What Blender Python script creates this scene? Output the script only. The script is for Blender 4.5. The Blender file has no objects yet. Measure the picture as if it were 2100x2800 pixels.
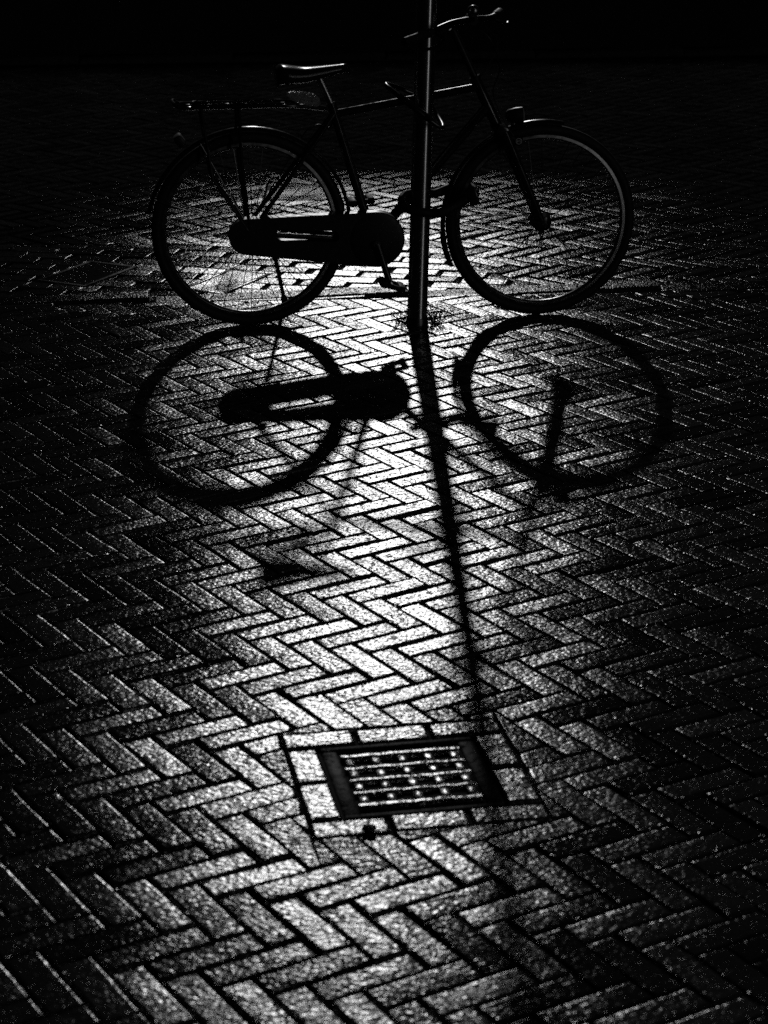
import bpy, math, random
import numpy as np
from mathutils import Vector, Matrix

# ------------------------------------------------------------------ camera, sky, sun
SC = bpy.context.scene
C = SC.collection
R_ = math.radians
CAM_H = 2.1143
PITCH = 19.6013
FPX = 6098.42 / 2100.0
cd = bpy.data.cameras.new('camera')
cam = bpy.data.objects.new('camera', cd)
C.objects.link(cam)
cam.location = (0, 0, CAM_H)
cam.rotation_euler = (R_(90 - PITCH), 0, 0)
cd.sensor_fit = 'HORIZONTAL'
cd.sensor_width = 36.0
cd.lens = 36.0 * FPX
cd.clip_start = 0.05
cd.clip_end = 400
cd.dof.use_dof = True
cd.dof.focus_distance = 7.3
cd.dof.aperture_fstop = 7.0
SC.camera = cam

SUN_EL, SUN_AZ = 19.6, -1.1          # degrees; azimuth from +Y towards +X
sd = bpy.data.lights.new('sun', 'SUN')
sun = bpy.data.objects.new('sun', sd)
C.objects.link(sun)
sd.energy = 3.0
sd.angle = R_(1.2)
sd.color = (1, 1, 1)
to_sun = Vector((math.sin(R_(SUN_AZ)) * math.cos(R_(SUN_EL)), math.cos(R_(SUN_AZ)) * math.cos(R_(SUN_EL)), math.sin(R_(SUN_EL))))
sun.rotation_euler = to_sun.to_track_quat('Z', 'Y').to_euler()
sun.location = to_sun * 60

SKY = 0.0006          # sky turned down until the shade goes black ...
GLINT_STRIP = 6.0           # ... plus a bright strip added behind the camera for the pole's highlight
world = bpy.data.worlds.new('World')
SC.world = world
world.use_nodes = True
nt = world.node_tree
for n in list(nt.nodes):
    nt.nodes.remove(n)
out = nt.nodes.new('ShaderNodeOutputWorld')
bg = nt.nodes.new('ShaderNodeBackground')
sky = nt.nodes.new('ShaderNodeTexSky')
sky.sky_type = 'NISHITA'
sky.sun_disc = False
sky.sun_elevation = R_(SUN_EL)
sky.sun_rotation = R_(SUN_AZ)
bw = nt.nodes.new('ShaderNodeRGBToBW')
tc = nt.nodes.new('ShaderNodeTexCoord')


def wmath(op, a, b=None):
    n = nt.nodes.new('ShaderNodeMath')
    n.operation = op
    for i, s in enumerate((a, b)):
        if s is None:
            continue
        if isinstance(s, (int, float)):
            n.inputs[i].default_value = s
        else:
            nt.links.new(s, n.inputs[i])
    return n.outputs[0]


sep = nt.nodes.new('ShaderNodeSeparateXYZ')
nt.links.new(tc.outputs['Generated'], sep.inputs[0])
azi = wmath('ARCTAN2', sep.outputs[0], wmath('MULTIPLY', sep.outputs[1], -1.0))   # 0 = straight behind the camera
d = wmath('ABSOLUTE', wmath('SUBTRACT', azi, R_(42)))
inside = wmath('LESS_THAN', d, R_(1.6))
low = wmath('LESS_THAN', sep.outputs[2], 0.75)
glint_strip = wmath('MULTIPLY', wmath('MULTIPLY', inside, low), GLINT_STRIP)
strength = wmath('ADD', glint_strip, SKY)
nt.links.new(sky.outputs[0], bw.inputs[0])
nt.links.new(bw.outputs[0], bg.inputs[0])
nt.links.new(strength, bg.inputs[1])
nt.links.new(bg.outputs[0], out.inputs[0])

SC.view_settings.view_transform = 'Standard'
SC.view_settings.look = 'None'
SC.view_settings.gamma = 1
SC.view_settings.exposure = -2.2
SC.render.engine = 'CYCLES'
SC.cycles.max_bounces = 5
SC.cycles.sample_clamp_indirect = 4
SC.cycles.sample_clamp_direct = 14
SC.cycles.use_denoising = False
SC.cycles.caustics_reflective = False
SC.cycles.caustics_refractive = False

rng = np.random.default_rng(7)
random.seed(7)


# ------------------------------------------------------------------ materials
def mat(name, base=0.05, rough=0.4, metal=0.0, ior=1.5, spec=0.5, coat=0.0):
    m = bpy.data.materials.new(name)
    m.use_nodes = True
    b = m.node_tree.nodes['Principled BSDF']
    b.inputs['Base Color'].default_value = (base, base, base, 1)
    b.inputs['Roughness'].default_value = rough
    b.inputs['Metallic'].default_value = metal
    b.inputs['IOR'].default_value = ior
    b.inputs['Specular IOR Level'].default_value = spec
    b.inputs['Coat Weight'].default_value = coat
    return m, m.node_tree, b


def node(t, kind, **kw):
    n = t.nodes.new(kind)
    for k, v in kw.items():
        if k in n.inputs.keys():
            n.inputs[k].default_value = v
        else:
            setattr(n, k, v)
    return n


def noise_var(t, b, sock, scale, lo, hi, coord='Object', detail=3.0):
    c = node(t, 'ShaderNodeTexCoord')
    n = node(t, 'ShaderNodeTexNoise', Scale=scale, Detail=detail)
    t.links.new(c.outputs[coord], n.inputs['Vector'])
    mr = node(t, 'ShaderNodeMapRange')
    mr.inputs['From Min'].default_value = 0.3
    mr.inputs['From Max'].default_value = 0.7
    mr.inputs['To Min'].default_value = lo
    mr.inputs['To Max'].default_value = hi
    t.links.new(n.outputs['Fac'], mr.inputs['Value'])
    t.links.new(mr.outputs[0], b.inputs[sock])
    return n


def brick_mat(name, base, rough, rough_var, grain, grain_h, spec=0.5, stretch=1.0, mottle=0.0):
    m, t, b = mat(name, base, rough, spec=spec)
    c = node(t, 'ShaderNodeTexCoord')
    at = node(t, 'ShaderNodeAttribute', attribute_name='tone')
    # per-brick and patchy gloss: worn, wet, dusty
    n1 = node(t, 'ShaderNodeTexNoise', Scale=14.0, Detail=3.0)
    t.links.new(c.outputs['Object'], n1.inputs['Vector'])
    ad = node(t, 'ShaderNodeMath', operation='ADD')
    t.links.new(n1.outputs['Fac'], ad.inputs[0])
    t.links.new(at.outputs['Fac'], ad.inputs[1])
    mr = node(t, 'ShaderNodeMapRange')
    mr.inputs['From Min'].default_value = 0.4
    mr.inputs['From Max'].default_value = 1.6
    mr.inputs['To Min'].default_value = rough - rough_var
    mr.inputs['To Max'].default_value = rough + rough_var
    t.links.new(ad.outputs[0], mr.inputs['Value'])
    # dull dusty patches between the wet ones
    n4 = node(t, 'ShaderNodeTexNoise', Scale=26.0, Detail=5.0, Roughness=0.65)
    t.links.new(c.outputs['Object'], n4.inputs['Vector'])
    m4 = node(t, 'ShaderNodeMapRange')
    m4.inputs['From Min'].default_value = 0.54
    m4.inputs['From Max'].default_value = 0.68
    m4.inputs['To Min'].default_value = 0.0
    m4.inputs['To Max'].default_value = 0.06
    t.links.new(n4.outputs['Fac'], m4.inputs['Value'])
    a4 = node(t, 'ShaderNodeMath', operation='ADD')
    t.links.new(mr.outputs[0], a4.inputs[0])
    t.links.new(m4.outputs[0], a4.inputs[1])
    mr = a4
    sp = node(t, 'ShaderNodeMapRange')
    sp.inputs['From Max'].default_value = 0.06
    sp.inputs['To Min'].default_value = spec
    sp.inputs['To Max'].default_value = spec * 0.12
    t.links.new(m4.outputs[0], sp.inputs['Value'])
    # each brick drinks up the wet differently, and dry grains sit between the wet ones
    tv = node(t, 'ShaderNodeMapRange')
    tv.inputs['To Min'].default_value = 1.0 - 0.6 * mottle
    tv.inputs['To Max'].default_value = 1.0 + 0.1 * mottle
    t.links.new(at.outputs['Fac'], tv.inputs['Value'])
    fg = node(t, 'ShaderNodeTexNoise', Scale=grain * 1.25, Detail=2.0, Roughness=0.6)
    t.links.new(c.outputs['Object'], fg.inputs['Vector'])
    fm = node(t, 'ShaderNodeMapRange')
    fm.inputs['From Min'].default_value = 0.40
    fm.inputs['From Max'].default_value = 0.56
    fm.inputs['To Min'].default_value = 1.0 - 0.93 * mottle
    fm.inputs['To Max'].default_value = 1.0
    t.links.new(fg.outputs['Fac'], fm.inputs['Value'])
    k1 = node(t, 'ShaderNodeMath', operation='MULTIPLY')
    t.links.new(sp.outputs[0], k1.inputs[0])
    t.links.new(tv.outputs[0], k1.inputs[1])
    k2 = node(t, 'ShaderNodeMath', operation='MULTIPLY')
    t.links.new(k1.outputs[0], k2.inputs[0])
    t.links.new(fm.outputs[0], k2.inputs[1])
    t.links.new(k2.outputs[0], b.inputs['Specular IOR Level'])
    t.links.new(mr.outputs[0], b.inputs['Roughness'])
    cr = node(t, 'ShaderNodeMapRange')
    cr.inputs['To Min'].default_value = base * 0.6
    cr.inputs['To Max'].default_value = base * 1.5
    t.links.new(at.outputs['Fac'], cr.inputs['Value'])
    t.links.new(cr.outputs[0], b.inputs['Base Color'])
    # grit: sandy grains and small pits
    g1 = node(t, 'ShaderNodeTexNoise', Scale=grain, Detail=2.0, Roughness=0.6)
    g2 = node(t, 'ShaderNodeTexVoronoi', Scale=grain * 0.8)
    g3 = node(t, 'ShaderNodeTexNoise', Scale=grain * 0.16, Detail=3.0)
    mp = node(t, 'ShaderNodeMapping')           # drawn-out grain of the pressed clay
    mp.inputs['Scale'].default_value = (stretch, 1.0, 1.0)
    t.links.new(c.outputs['Object'], mp.inputs['Vector'])
    for g in (g1, g2, g3):
        t.links.new(mp.outputs[0], g.inputs['Vector'])
    s1 = node(t, 'ShaderNodeMath', operation='MULTIPLY_ADD')
    t.links.new(g2.outputs['Distance'], s1.inputs[0])
    s1.inputs[1].default_value = -0.45
    t.links.new(g1.outputs['Fac'], s1.inputs[2])
    s2 = node(t, 'ShaderNodeMath', operation='MULTIPLY_ADD')
    t.links.new(g3.outputs['Fac'], s2.inputs[0])
    s2.inputs[1].default_value = 0.8
    t.links.new(s1.outputs[0], s2.inputs[2])
    g5 = node(t, 'ShaderNodeTexNoise', Scale=75.0, Detail=2.0)
    t.links.new(c.outputs['Object'], g5.inputs['Vector'])
    m5 = node(t, 'ShaderNodeMapRange')
    m5.inputs['From Min'].default_value = 0.60
    m5.inputs['From Max'].default_value = 0.70
    m5.inputs['To Min'].default_value = 0.0
    m5.inputs['To Max'].default_value = -3.0
    t.links.new(g5.outputs['Fac'], m5.inputs['Value'])
    s3 = node(t, 'ShaderNodeMath', operation='ADD')
    t.links.new(s2.outputs[0], s3.inputs[0])
    t.links.new(m5.outputs[0], s3.inputs[1])
    s2 = s3
    bp = node(t, 'ShaderNodeBump', Strength=1.0, Distance=grain_h)
    t.links.new(s2.outputs[0], bp.inputs['Height'])
    t.links.new(bp.outputs[0], b.inputs['Normal'])
    if mottle > 0:
        # dull clay under a thin wet film: the film's highlight has short tails
        df = node(t, 'ShaderNodeBsdfDiffuse')
        gl = node(t, 'ShaderNodeBsdfGlossy', distribution='BECKMANN')
        fr = node(t, 'ShaderNodeFresnel', IOR=1.5)
        t.links.new(cr.outputs[0], df.inputs['Color'])
        for n_ in (df, gl, fr):
            t.links.new(bp.outputs[0], n_.inputs['Normal'])
        t.links.new(mr.outputs[0], gl.inputs['Roughness'])
        w1 = node(t, 'ShaderNodeMath', operation='MULTIPLY')
        t.links.new(fr.outputs[0], w1.inputs[0])
        t.links.new(k2.outputs[0], w1.inputs[1])
        w2 = node(t, 'ShaderNodeMath', operation='MULTIPLY', use_clamp=True)
        t.links.new(w1.outputs[0], w2.inputs[0])
        w2.inputs[1].default_value = 2.0
        mx = node(t, 'ShaderNodeMixShader')
        t.links.new(w2.outputs[0], mx.inputs[0])
        t.links.new(df.outputs[0], mx.inputs[1])
        t.links.new(gl.outputs[0], mx.inputs[2])
        t.links.new(mx.outputs[0], t.nodes['Material Output'].inputs[0])
        t.nodes.remove(b)
    return m


M = {}
M['brick'] = brick_mat('wet_clay_brick', 0.02, 0.22, 0.03, 115.0, 0.00104, spec=0.65, stretch=0.68, mottle=1.0)
M['road_brick'] = brick_mat('worn_road_brick', 0.02, 0.22, 0.03, 115.0, 0.0010, spec=0.9, stretch=0.8, mottle=0.7)
M['concrete'] = brick_mat('rough_concrete', 0.02, 0.26, 0.03, 120.0, 0.0016, spec=0.35, mottle=0.95)
M['slab'] = brick_mat('smooth_concrete', 0.03, 0.22, 0.04, 160.0, 0.0006, spec=0.5, mottle=0.5)
M['joint'], t_, b_ = mat('dark_joint_sand', 0.012, 0.95, spec=0.1)
noise_var(t_, b_, 'Base Color', 60, 0.006, 0.02)
M['iron'] = brick_mat('wet_cast_iron', 0.32, 0.19, 0.05, 120.0, 0.0008)
M['iron'].node_tree.nodes['Principled BSDF'].inputs['Metallic'].default_value = 1.0
M['iron_frame'] = brick_mat('dry_cast_iron', 0.008, 0.6, 0.08, 160.0, 0.0008, spec=0.02)
M['cover_dark'], _, _ = mat('tarred_cover', 0.006, 0.8, spec=0.0)
M['pit'], _, _ = mat('drain_pit', 0.004, 1.0, spec=0.0)
M['paint'], t_, b_ = mat('black_gloss_paint', 0.008, 0.18, spec=0.3)
noise_var(t_, b_, 'Roughness', 40, 0.12, 0.26)
M['rubber'], t_, b_ = mat('black_rubber', 0.007, 0.6, spec=0.15)
noise_var(t_, b_, 'Roughness', 60, 0.5, 0.75)
M['alloy'], t_, b_ = mat('dull_alloy', 0.22, 0.3, metal=1.0)
noise_var(t_, b_, 'Roughness', 50, 0.22, 0.38)
M['dark_steel'], t_, b_ = mat('dark_steel', 0.05, 0.32, metal=1.0)
noise_var(t_, b_, 'Roughness', 50, 0.25, 0.4)
M['plastic'], t_, b_ = mat('black_plastic', 0.006, 0.45, spec=0.2)
noise_var(t_, b_, 'Roughness', 50, 0.38, 0.52)
M['leather'], t_, b_ = mat('worn_saddle_cover', 0.01, 0.13, spec=0.1)
bn = node(t_, 'ShaderNodeTexNoise', Scale=300.0, Detail=2.0)
bp_ = node(t_, 'ShaderNodeBump', Strength=0.5, Distance=0.00012)
t_.links.new(bn.outputs['Fac'], bp_.inputs['Height'])
t_.links.new(bp_.outputs[0], b_.inputs['Normal'])
M['pole'], t_, b_ = mat('painted_steel_pole', 0.42, 0.30, metal=1.0)
b_.inputs['Anisotropic'].default_value = 0.85
b_.inputs['Anisotropic Rotation'].default_value = 0.25
tg = node(t_, 'ShaderNodeTangent', direction_type='RADIAL', axis='Z')
t_.links.new(tg.outputs[0], b_.inputs['Tangent'])
noise_var(t_, b_, 'Roughness', 30, 0.27, 0.33)
M['glass'], _, _ = mat('lamp_lens', 0.2, 0.08, spec=0.8)
M['mark'], _, _ = mat('pale_print', 0.6, 0.4)
M['bag'], t_, b_ = mat('thin_clear_plastic', 0.16, 0.2)
tr = node(t_, 'ShaderNodeBsdfTranslucent', Color=(0.16, 0.16, 0.16, 1))
tp = node(t_, 'ShaderNodeBsdfTransparent', Color=(0.9, 0.9, 0.9, 1))
mx = node(t_, 'ShaderNodeMixShader', Fac=0.5)
mx2 = node(t_, 'ShaderNodeMixShader', Fac=0.25)
t_.links.new(b_.outputs[0], mx.inputs[1])
t_.links.new(tr.outputs[0], mx.inputs[2])
t_.links.new(mx.outputs[0], mx2.inputs[1])
t_.links.new(tp.outputs[0], mx2.inputs[2])
t_.links.new(mx2.outputs[0], t_.nodes['Material Output'].inputs[0])
M['leaf'], t_, b_ = mat('weed_leaf', 0.05, 0.5)
noise_var(t_, b_, 'Base Color', 40, 0.03, 0.07)
M['wall'], t_, b_ = mat('house_brickwork', 0.12, 0.85)
bt = node(t_, 'ShaderNodeTexBrick', Scale=4.0)
for k_, v_ in (('Color1', 0.11), ('Color2', 0.15), ('Mortar', 0.2)):
    bt.inputs[k_].default_value = (v_, v_, v_, 1)
t_.links.new(bt.outputs[0], b_.inputs['Base Color'])
M['window'], _, _ = mat('dark_window_glass', 0.02, 0.08)
M['trim'], t_, b_ = mat('painted_trim', 0.5, 0.5)
noise_var(t_, b_, 'Base Color', 8, 0.4, 0.55)


# ------------------------------------------------------------------ mesh helpers
class MB:
    def __init__(self):
        self.v, self.f = [], []

    def add(self, vs, fs):
        o = len(self.v)
        self.v += [tuple(map(float, p)) for p in vs]
        self.f += [tuple(i + o for i in f) for f in fs]

    def box(self, c, s, rot=None, bev=0.0):
        hx, hy, hz = s[0] / 2, s[1] / 2, s[2] / 2
        if bev <= 0:
            vs = [Vector((x, y, z)) for x in (-hx, hx) for y in (-hy, hy) for z in (-hz, hz)]
            fs = [(0, 1, 3, 2), (4, 6, 7, 5), (0, 4, 5, 1), (2, 3, 7, 6), (0, 2, 6, 4), (1, 5, 7, 3)]
        else:
            import bmesh
            bm = bmesh.new()
            bmesh.ops.create_cube(bm, size=1.0)
            bmesh.ops.scale(bm, vec=s, verts=bm.verts)
            bmesh.ops.bevel(bm, geom=bm.edges[:], offset=bev, segments=2, affect='EDGES', profile=0.5)
            bm.verts.index_update()
            vs = [x.co.copy() for x in bm.verts]
            fs = [tuple(x.index for x in f.verts) for f in bm.faces]
            bm.free()
        if rot is not None:
            vs = [rot @ p for p in vs]
        self.add([p + Vector(c) for p in vs], fs)

    def tube(self, pts, r, n=10, caps=True, closed=False):
        pts = [Vector(p) for p in pts]
        m = len(pts)
        rs = r if isinstance(r, (list, tuple)) else [r] * m
        tang = []
        for i in range(m):
            if closed:
                a, b = pts[(i - 1) % m], pts[(i + 1) % m]
            else:
                a, b = pts[max(i - 1, 0)], pts[min(i + 1, m - 1)]
            tang.append((b - a).normalized())
        up = Vector((0, 0, 1)) if abs(tang[0].z) < 0.9 else Vector((0, 1, 0))
        nrm = tang[0].cross(up).normalized()
        vs, fs = [], []
        for i in range(m):
            nrm = (nrm - tang[i] * nrm.dot(tang[i])).normalized()
            bi = tang[i].cross(nrm)
            for k in range(n):
                a = 2 * math.pi * k / n
                vs.append(pts[i] + (nrm * math.cos(a) + bi * math.sin(a)) * rs[i])
        for i in range(m if closed else m - 1):
            j = (i + 1) % m
            for k in range(n):
                l = (k + 1) % n
                fs.append((i * n + k, j * n + k, j * n + l, i * n + l))
        if caps and not closed:
            fs.append(tuple(range(n - 1, -1, -1)))
            fs.append(tuple((m - 1) * n + k for k in range(n)))
        self.add(vs, fs)

    def ring(self, R, prof, n=96, a0=0.0, a1=2 * math.pi, axis_y=True, c=(0, 0, 0)):
        """sweep the closed profile [(radial, sideways)] round the wheel axis (local y)"""
        full = abs(a1 - a0) >= 2 * math.pi - 1e-6
        m = n if full else n + 1
        p = len(prof)
        vs, fs = [], []
        for i in range(m):
            a = a0 + (a1 - a0) * i / n
            for dr, dy in prof:
                vs.append((c[0] + (R + dr) * math.cos(a), c[1] + dy, c[2] + (R + dr) * math.sin(a)))
        for i in range(n):
            j = (i + 1) % m
            for k in range(p):
                l = (k + 1) % p
                fs.append((i * p + k, i * p + l, j * p + l, j * p + k))
        if not full:
            fs.append(tuple(range(p)))
            fs.append(tuple((m - 1) * p + k for k in range(p - 1, -1, -1)))
        self.add(vs, fs)

    def lathe(self, prof, n=24, c=(0, 0, 0), axis='y'):
        """solid of revolution of [(r, along)] about an axis through c"""
        p = len(prof)
        vs, fs = [], []
        for i in range(n):
            a = 2 * math.pi * i / n
            for r, s in prof:
                x, y, z = r * math.cos(a), s, r * math.sin(a)
                if axis == 'z':
                    x, y, z = r * math.cos(a), r * math.sin(a), s
                if axis == 'x':
                    x, y, z = s, r * math.cos(a), r * math.sin(a)
                vs.append((c[0] + x, c[1] + y, c[2] + z))
        for i in range(n):
            j = (i + 1) % n
            for k in range(p - 1):
                fs.append((i * p + k, i * p + k + 1, j * p + k + 1, j * p + k))
        fs.append(tuple(i * p for i in range(n)))
        fs.append(tuple(i * p + p - 1 for i in range(n - 1, -1, -1)))
        self.add(vs, fs)

    def build(self, name, m, parent=None, smooth=True, loc=None):
        me = bpy.data.meshes.new(name)
        me.from_pydata(self.v, [], self.f)
        me.validate()
        import bmesh
        bm = bmesh.new()
        bm.from_mesh(me)
        bmesh.ops.recalc_face_normals(bm, faces=bm.faces[:])
        bm.to_mesh(me)
        bm.free()
        if smooth:
            me.shade_smooth()
            try:
                me.set_sharp_from_angle(angle=R_(40))
            except Exception:
                pass
        o = bpy.data.objects.new(name, me)
        C.objects.link(o)
        me.materials.append(m)
        if parent is not None:
            o.parent = parent
        if loc is not None:
            o.location = loc
        return o


def tag(o, label=None, cat=None, group=None, kind=None):
    for k, v in (('label', label), ('category', cat), ('group', group), ('kind', kind)):
        if v:
            o[k] = v
    return o


def empty(name, loc=(0, 0, 0), rz=0.0):
    o = bpy.data.objects.new(name, None)
    C.objects.link(o)
    o.location = loc
    o.rotation_euler = (0, 0, rz)
    o.empty_display_size = 0.2
    return o


def smooth_path(pts, n=6, closed=False):
    pts = [Vector(p) for p in pts]
    m = len(pts)
    outp = []
    segs = m if closed else m - 1
    for i in range(segs):
        if closed:
            p0, p1, p2, p3 = pts[(i - 1) % m], pts[i], pts[(i + 1) % m], pts[(i + 2) % m]
        else:
            p0, p1, p2, p3 = pts[max(i - 1, 0)], pts[i], pts[i + 1], pts[min(i + 2, m - 1)]
        for k in range(n):
            t = k / n
            outp.append(0.5 * ((2 * p1) + (p2 - p0) * t + (2 * p0 - 5 * p1 + 4 * p2 - p3) * t * t + (3 * p1 - p0 - 3 * p2 + p3) * t ** 3))
    if not closed:
        outp.append(pts[-1])
    return outp


# ------------------------------------------------------------------ paving built brick by brick
class Paving:
    """collects bricks (full ones from a grid template, cut ones from clipped outlines) into one mesh"""

    def __init__(self):
        self.V, self.F, self.T = [], [], []
        self.n = 0

    def _push(self, v, f, tone):
        self.V.append(v)
        self.F += [tuple(i + self.n for i in q) for q in f]
        self.T.append(np.full(len(v), tone))
        self.n += len(v)

    @staticmethod
    def template(l, w, nx=10, ny=4, edge=0.0042, drop=0.0036):
        us = [-l / 2, -l / 2 + edge * 0.35, -l / 2 + edge] + [-l / 2 + edge * 1.5] + list(np.linspace(-l / 2 + edge * 1.9, l / 2 - edge * 1.9, nx)) + [l / 2 - edge * 1.5, l / 2 - edge, l / 2 - edge * 0.35, l / 2]
        vs = [-w / 2, -w / 2 + edge * 0.35, -w / 2 + edge] + [-w / 2 + edge * 1.5] + list(np.linspace(-w / 2 + edge * 1.9, w / 2 - edge * 1.9, ny)) + [w / 2 - edge * 1.5, w / 2 - edge, w / 2 - edge * 0.35, w / 2]
        zz = np.array([-1.0, -0.45, -0.12] + [0.0])
        nu, nv = len(us), len(vs)

        def prof(i, n):
            k = min(i, n - 1 - i)
            return zz[min(k, 3)]
        P = np.zeros((nu * nv, 3))
        for i in range(nu):
            for j in range(nv):
                z = drop * min(prof(i, nu), prof(j, nv))
                P[i * nv + j] = (us[i], vs[j], z)
        F = [(i * nv + j, (i + 1) * nv + j, (i + 1) * nv + j + 1, i * nv + j + 1) for i in range(nu - 1) for j in range(nv - 1)]
        rim = [i * nv for i in range(nu)] + [(nu - 1) * nv + j for j in range(1, nv)] + [i * nv + nv - 1 for i in range(nu - 2, -1, -1)] + [j for j in range(nv - 2, 0, -1)]
        sk = P[rim].copy()
        sk[:, 2] = -0.04
        b = nu * nv
        P = np.vstack([P, sk])
        m = len(rim)
        F += [(rim[(k + 1) % m], rim[k], b + k, b + (k + 1) % m) for k in range(m)]
        edge_w = np.zeros(len(P))
        for i in range(nu):
            for j in range(nv):
                k = min(i, nu - 1 - i, j, nv - 1 - j)
                edge_w[i * nv + j] = 1.0 if k < 3 else 0.0
        edge_w[b:] = 1.0
        return P, F, edge_w, (l, w)

    def brick(self, tpl, cx, cy, ang, z=0.0, tilt=0.7, dome=0.0004, jit=0.0012, chip=0.00025):
        P, F, ew, (l, w) = tpl
        p = P.copy()
        top = p[:, 2] > -0.03
        q = p[top]
        q[:, 0] *= rng.uniform(0.984, 1.004)
        q[:, 1] *= rng.uniform(0.972, 1.008)
        e = ew[top]
        wob = 0.0011 * np.sin(q[:, 0] * 70 + rng.uniform(0, 6)) * np.sin(q[:, 0] * 33 + rng.uniform(0, 6))
        q[:, 1] += e * wob
        bow = dome * rng.uniform(0.4, 1.6)
        q[:, 2] += bow * (1 - (2 * q[:, 0] / l) ** 2) * 0.6 + bow * (1 - (2 * q[:, 1] / w) ** 2) * 0.7 - bow
        ph = rng.uniform(0, 6.28, 6)
        q[:, 2] += 0.0003 * np.sin(q[:, 0] * 38 + ph[0]) * np.cos(q[:, 1] * 55 + ph[1])
        q[:, 2] += 0.00015 * np.sin(q[:, 0] * 85 + ph[2] + q[:, 1] * 60)
        e = ew[top]
        q[:, 2] -= e * np.maximum(0, rng.normal(0, chip, len(q)))
        q[:, 0] += e * rng.normal(0, chip, len(q))
        q[:, 1] += e * rng.normal(0, chip, len(q))
        sl = rng.normal(0, math.tan(R_(tilt)), 2)
        # extra brick tilt puts more sun glint near the drain and to the right
        glint_dip = math.tan(R_(1.9)) * max(0.0, min(1.0, (4.9 - cy) / 0.8)) * max(0.0, min(1.0, (cy - 3.4) / 0.9))
        glint_fall = math.tan(R_(1.6)) * max(0.0, min(1.0, (cy - 4.3) / 1.0))
        sl[0] += (glint_fall * math.cos(ang) - glint_dip * math.sin(ang)) / 0.6
        sl[1] += -glint_fall * math.sin(ang) - glint_dip * math.cos(ang)
        q[:, 2] += q[:, 0] * sl[0] * 0.6 + q[:, 1] * sl[1] + rng.normal(0, jit) + z
        p[top] = q
        p[~top, 2] += z
        ang += rng.normal(0, 0.008)
        c, s = math.cos(ang), math.sin(ang)
        x = p[:, 0] * c - p[:, 1] * s + cx + rng.normal(0, 0.0007)
        y = p[:, 0] * s + p[:, 1] * c + cy + rng.normal(0, 0.0007)
        self._push(np.stack([x, y, p[:, 2]], 1), F, rng.uniform())

    def cut(self, poly, z=0.0, edge=0.004, drop=0.004, tilt=0.9):
        """a brick cut to a convex outline"""
        poly = np.array(poly)
        n = len(poly)
        c = poly.mean(0)
        ext = np.linalg.norm(poly - c, axis=1)
        rings = []
        sl = rng.normal(0, math.tan(R_(tilt)), 2)
        for inset, dz in ((0, -0.04), (0, -drop), (edge * 0.35, -drop * 0.45), (edge, -drop * 0.12), (edge * 1.5, 0), (edge * 1.9, 0)):
            k = np.maximum(0.05, 1 - inset * 1.3 / np.maximum(ext, 1e-4))[:, None]
            xy = c + (poly - c) * k
            zz = np.full(n, z + dz)
            if dz > -0.03:
                zz += (xy - c) @ sl
            rings.append(np.column_stack([xy, zz]))
        v = np.vstack(rings + [np.array([[c[0], c[1], z + 0.0001]])])
        f = []
        for r in range(5):
            for k in range(n):
                l = (k + 1) % n
                f.append((r * n + k, r * n + l, (r + 1) * n + l, (r + 1) * n + k))
        f += [(5 * n + k, 5 * n + (k + 1) % n, 6 * n) for k in range(n)]
        self._push(v, f, rng.uniform())

    def build(self, name, m):
        v = np.vstack(self.V)
        me = bpy.data.meshes.new(name)
        me.from_pydata(v.tolist(), [], self.F)
        me.update()
        a = me.attributes.new('tone', 'FLOAT', 'POINT')
        a.data.foreach_set('value', np.concatenate(self.T).astype(np.float32))
        me.shade_smooth()
        try:
            me.set_sharp_from_angle(angle=R_(62))
        except Exception:
            pass
        o = bpy.data.objects.new(name, me)
        C.objects.link(o)
        me.materials.append(m)
        return o


def clip(poly, a, nrm):
    """keep the part of a polygon where (p-a).nrm >= 0"""
    outp = []
    m = len(poly)
    for i in range(m):
        p, q = np.array(poly[i]), np.array(poly[(i + 1) % m])
        dp, dq = (p - a) @ nrm, (q - a) @ nrm
        if dp >= 0:
            outp.append(tuple(p))
        if dp * dq < 0:
            outp.append(tuple(p + (q - p) * dp / (dp - dq)))
    return outp


def area(poly):
    x = np.array([p[0] for p in poly])
    y = np.array([p[1] for p in poly])
    return 0.5 * abs(np.sum(x * np.roll(y, -1) - y * np.roll(x, -1)))


def split_by(poly, clips, holes):
    """the pieces of a brick outline that are left by the clipping lines and the holes; None when it stays whole"""
    full = area(poly)
    p = poly
    for pa, pn in clips:
        if p:
            p = clip(p, pa, pn)
    if not p or area(p) < 1e-6:
        return []
    whole = area(p) > full * 0.999
    pieces = [p]
    for hole in holes:
        nxt = []
        for pc in pieces:
            inside, rest = pc, []
            for pa, pn in hole:           # pn points into the hole
                if not inside:
                    break
                r = clip(inside, pa, -pn)
                if r and area(r) > 1e-5:
                    rest.append(r)
                inside = clip(inside, pa, pn)
            if inside and area(inside) > 1e-6:
                whole = False
                nxt += rest
            else:
                nxt.append(pc)
        pieces = nxt
    return None if whole else pieces


def lay(pav, tpl, c, ang, l, w, clips, holes, z, **kw):
    da = np.array([math.cos(ang), math.sin(ang)])
    db = np.array([-da[1], da[0]])
    poly = [tuple(c + da * sx * l / 2 + db * sy * w / 2) for sx, sy in ((-1, -1), (1, -1), (1, 1), (-1, 1))]
    pieces = split_by(poly, clips, holes)
    if pieces is None:
        pav.brick(tpl, c[0], c[1], ang, z=z, **kw)
    else:
        for pc in pieces:
            if area(pc) > 0.00015:
                pav.cut(pc, z=z)


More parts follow.
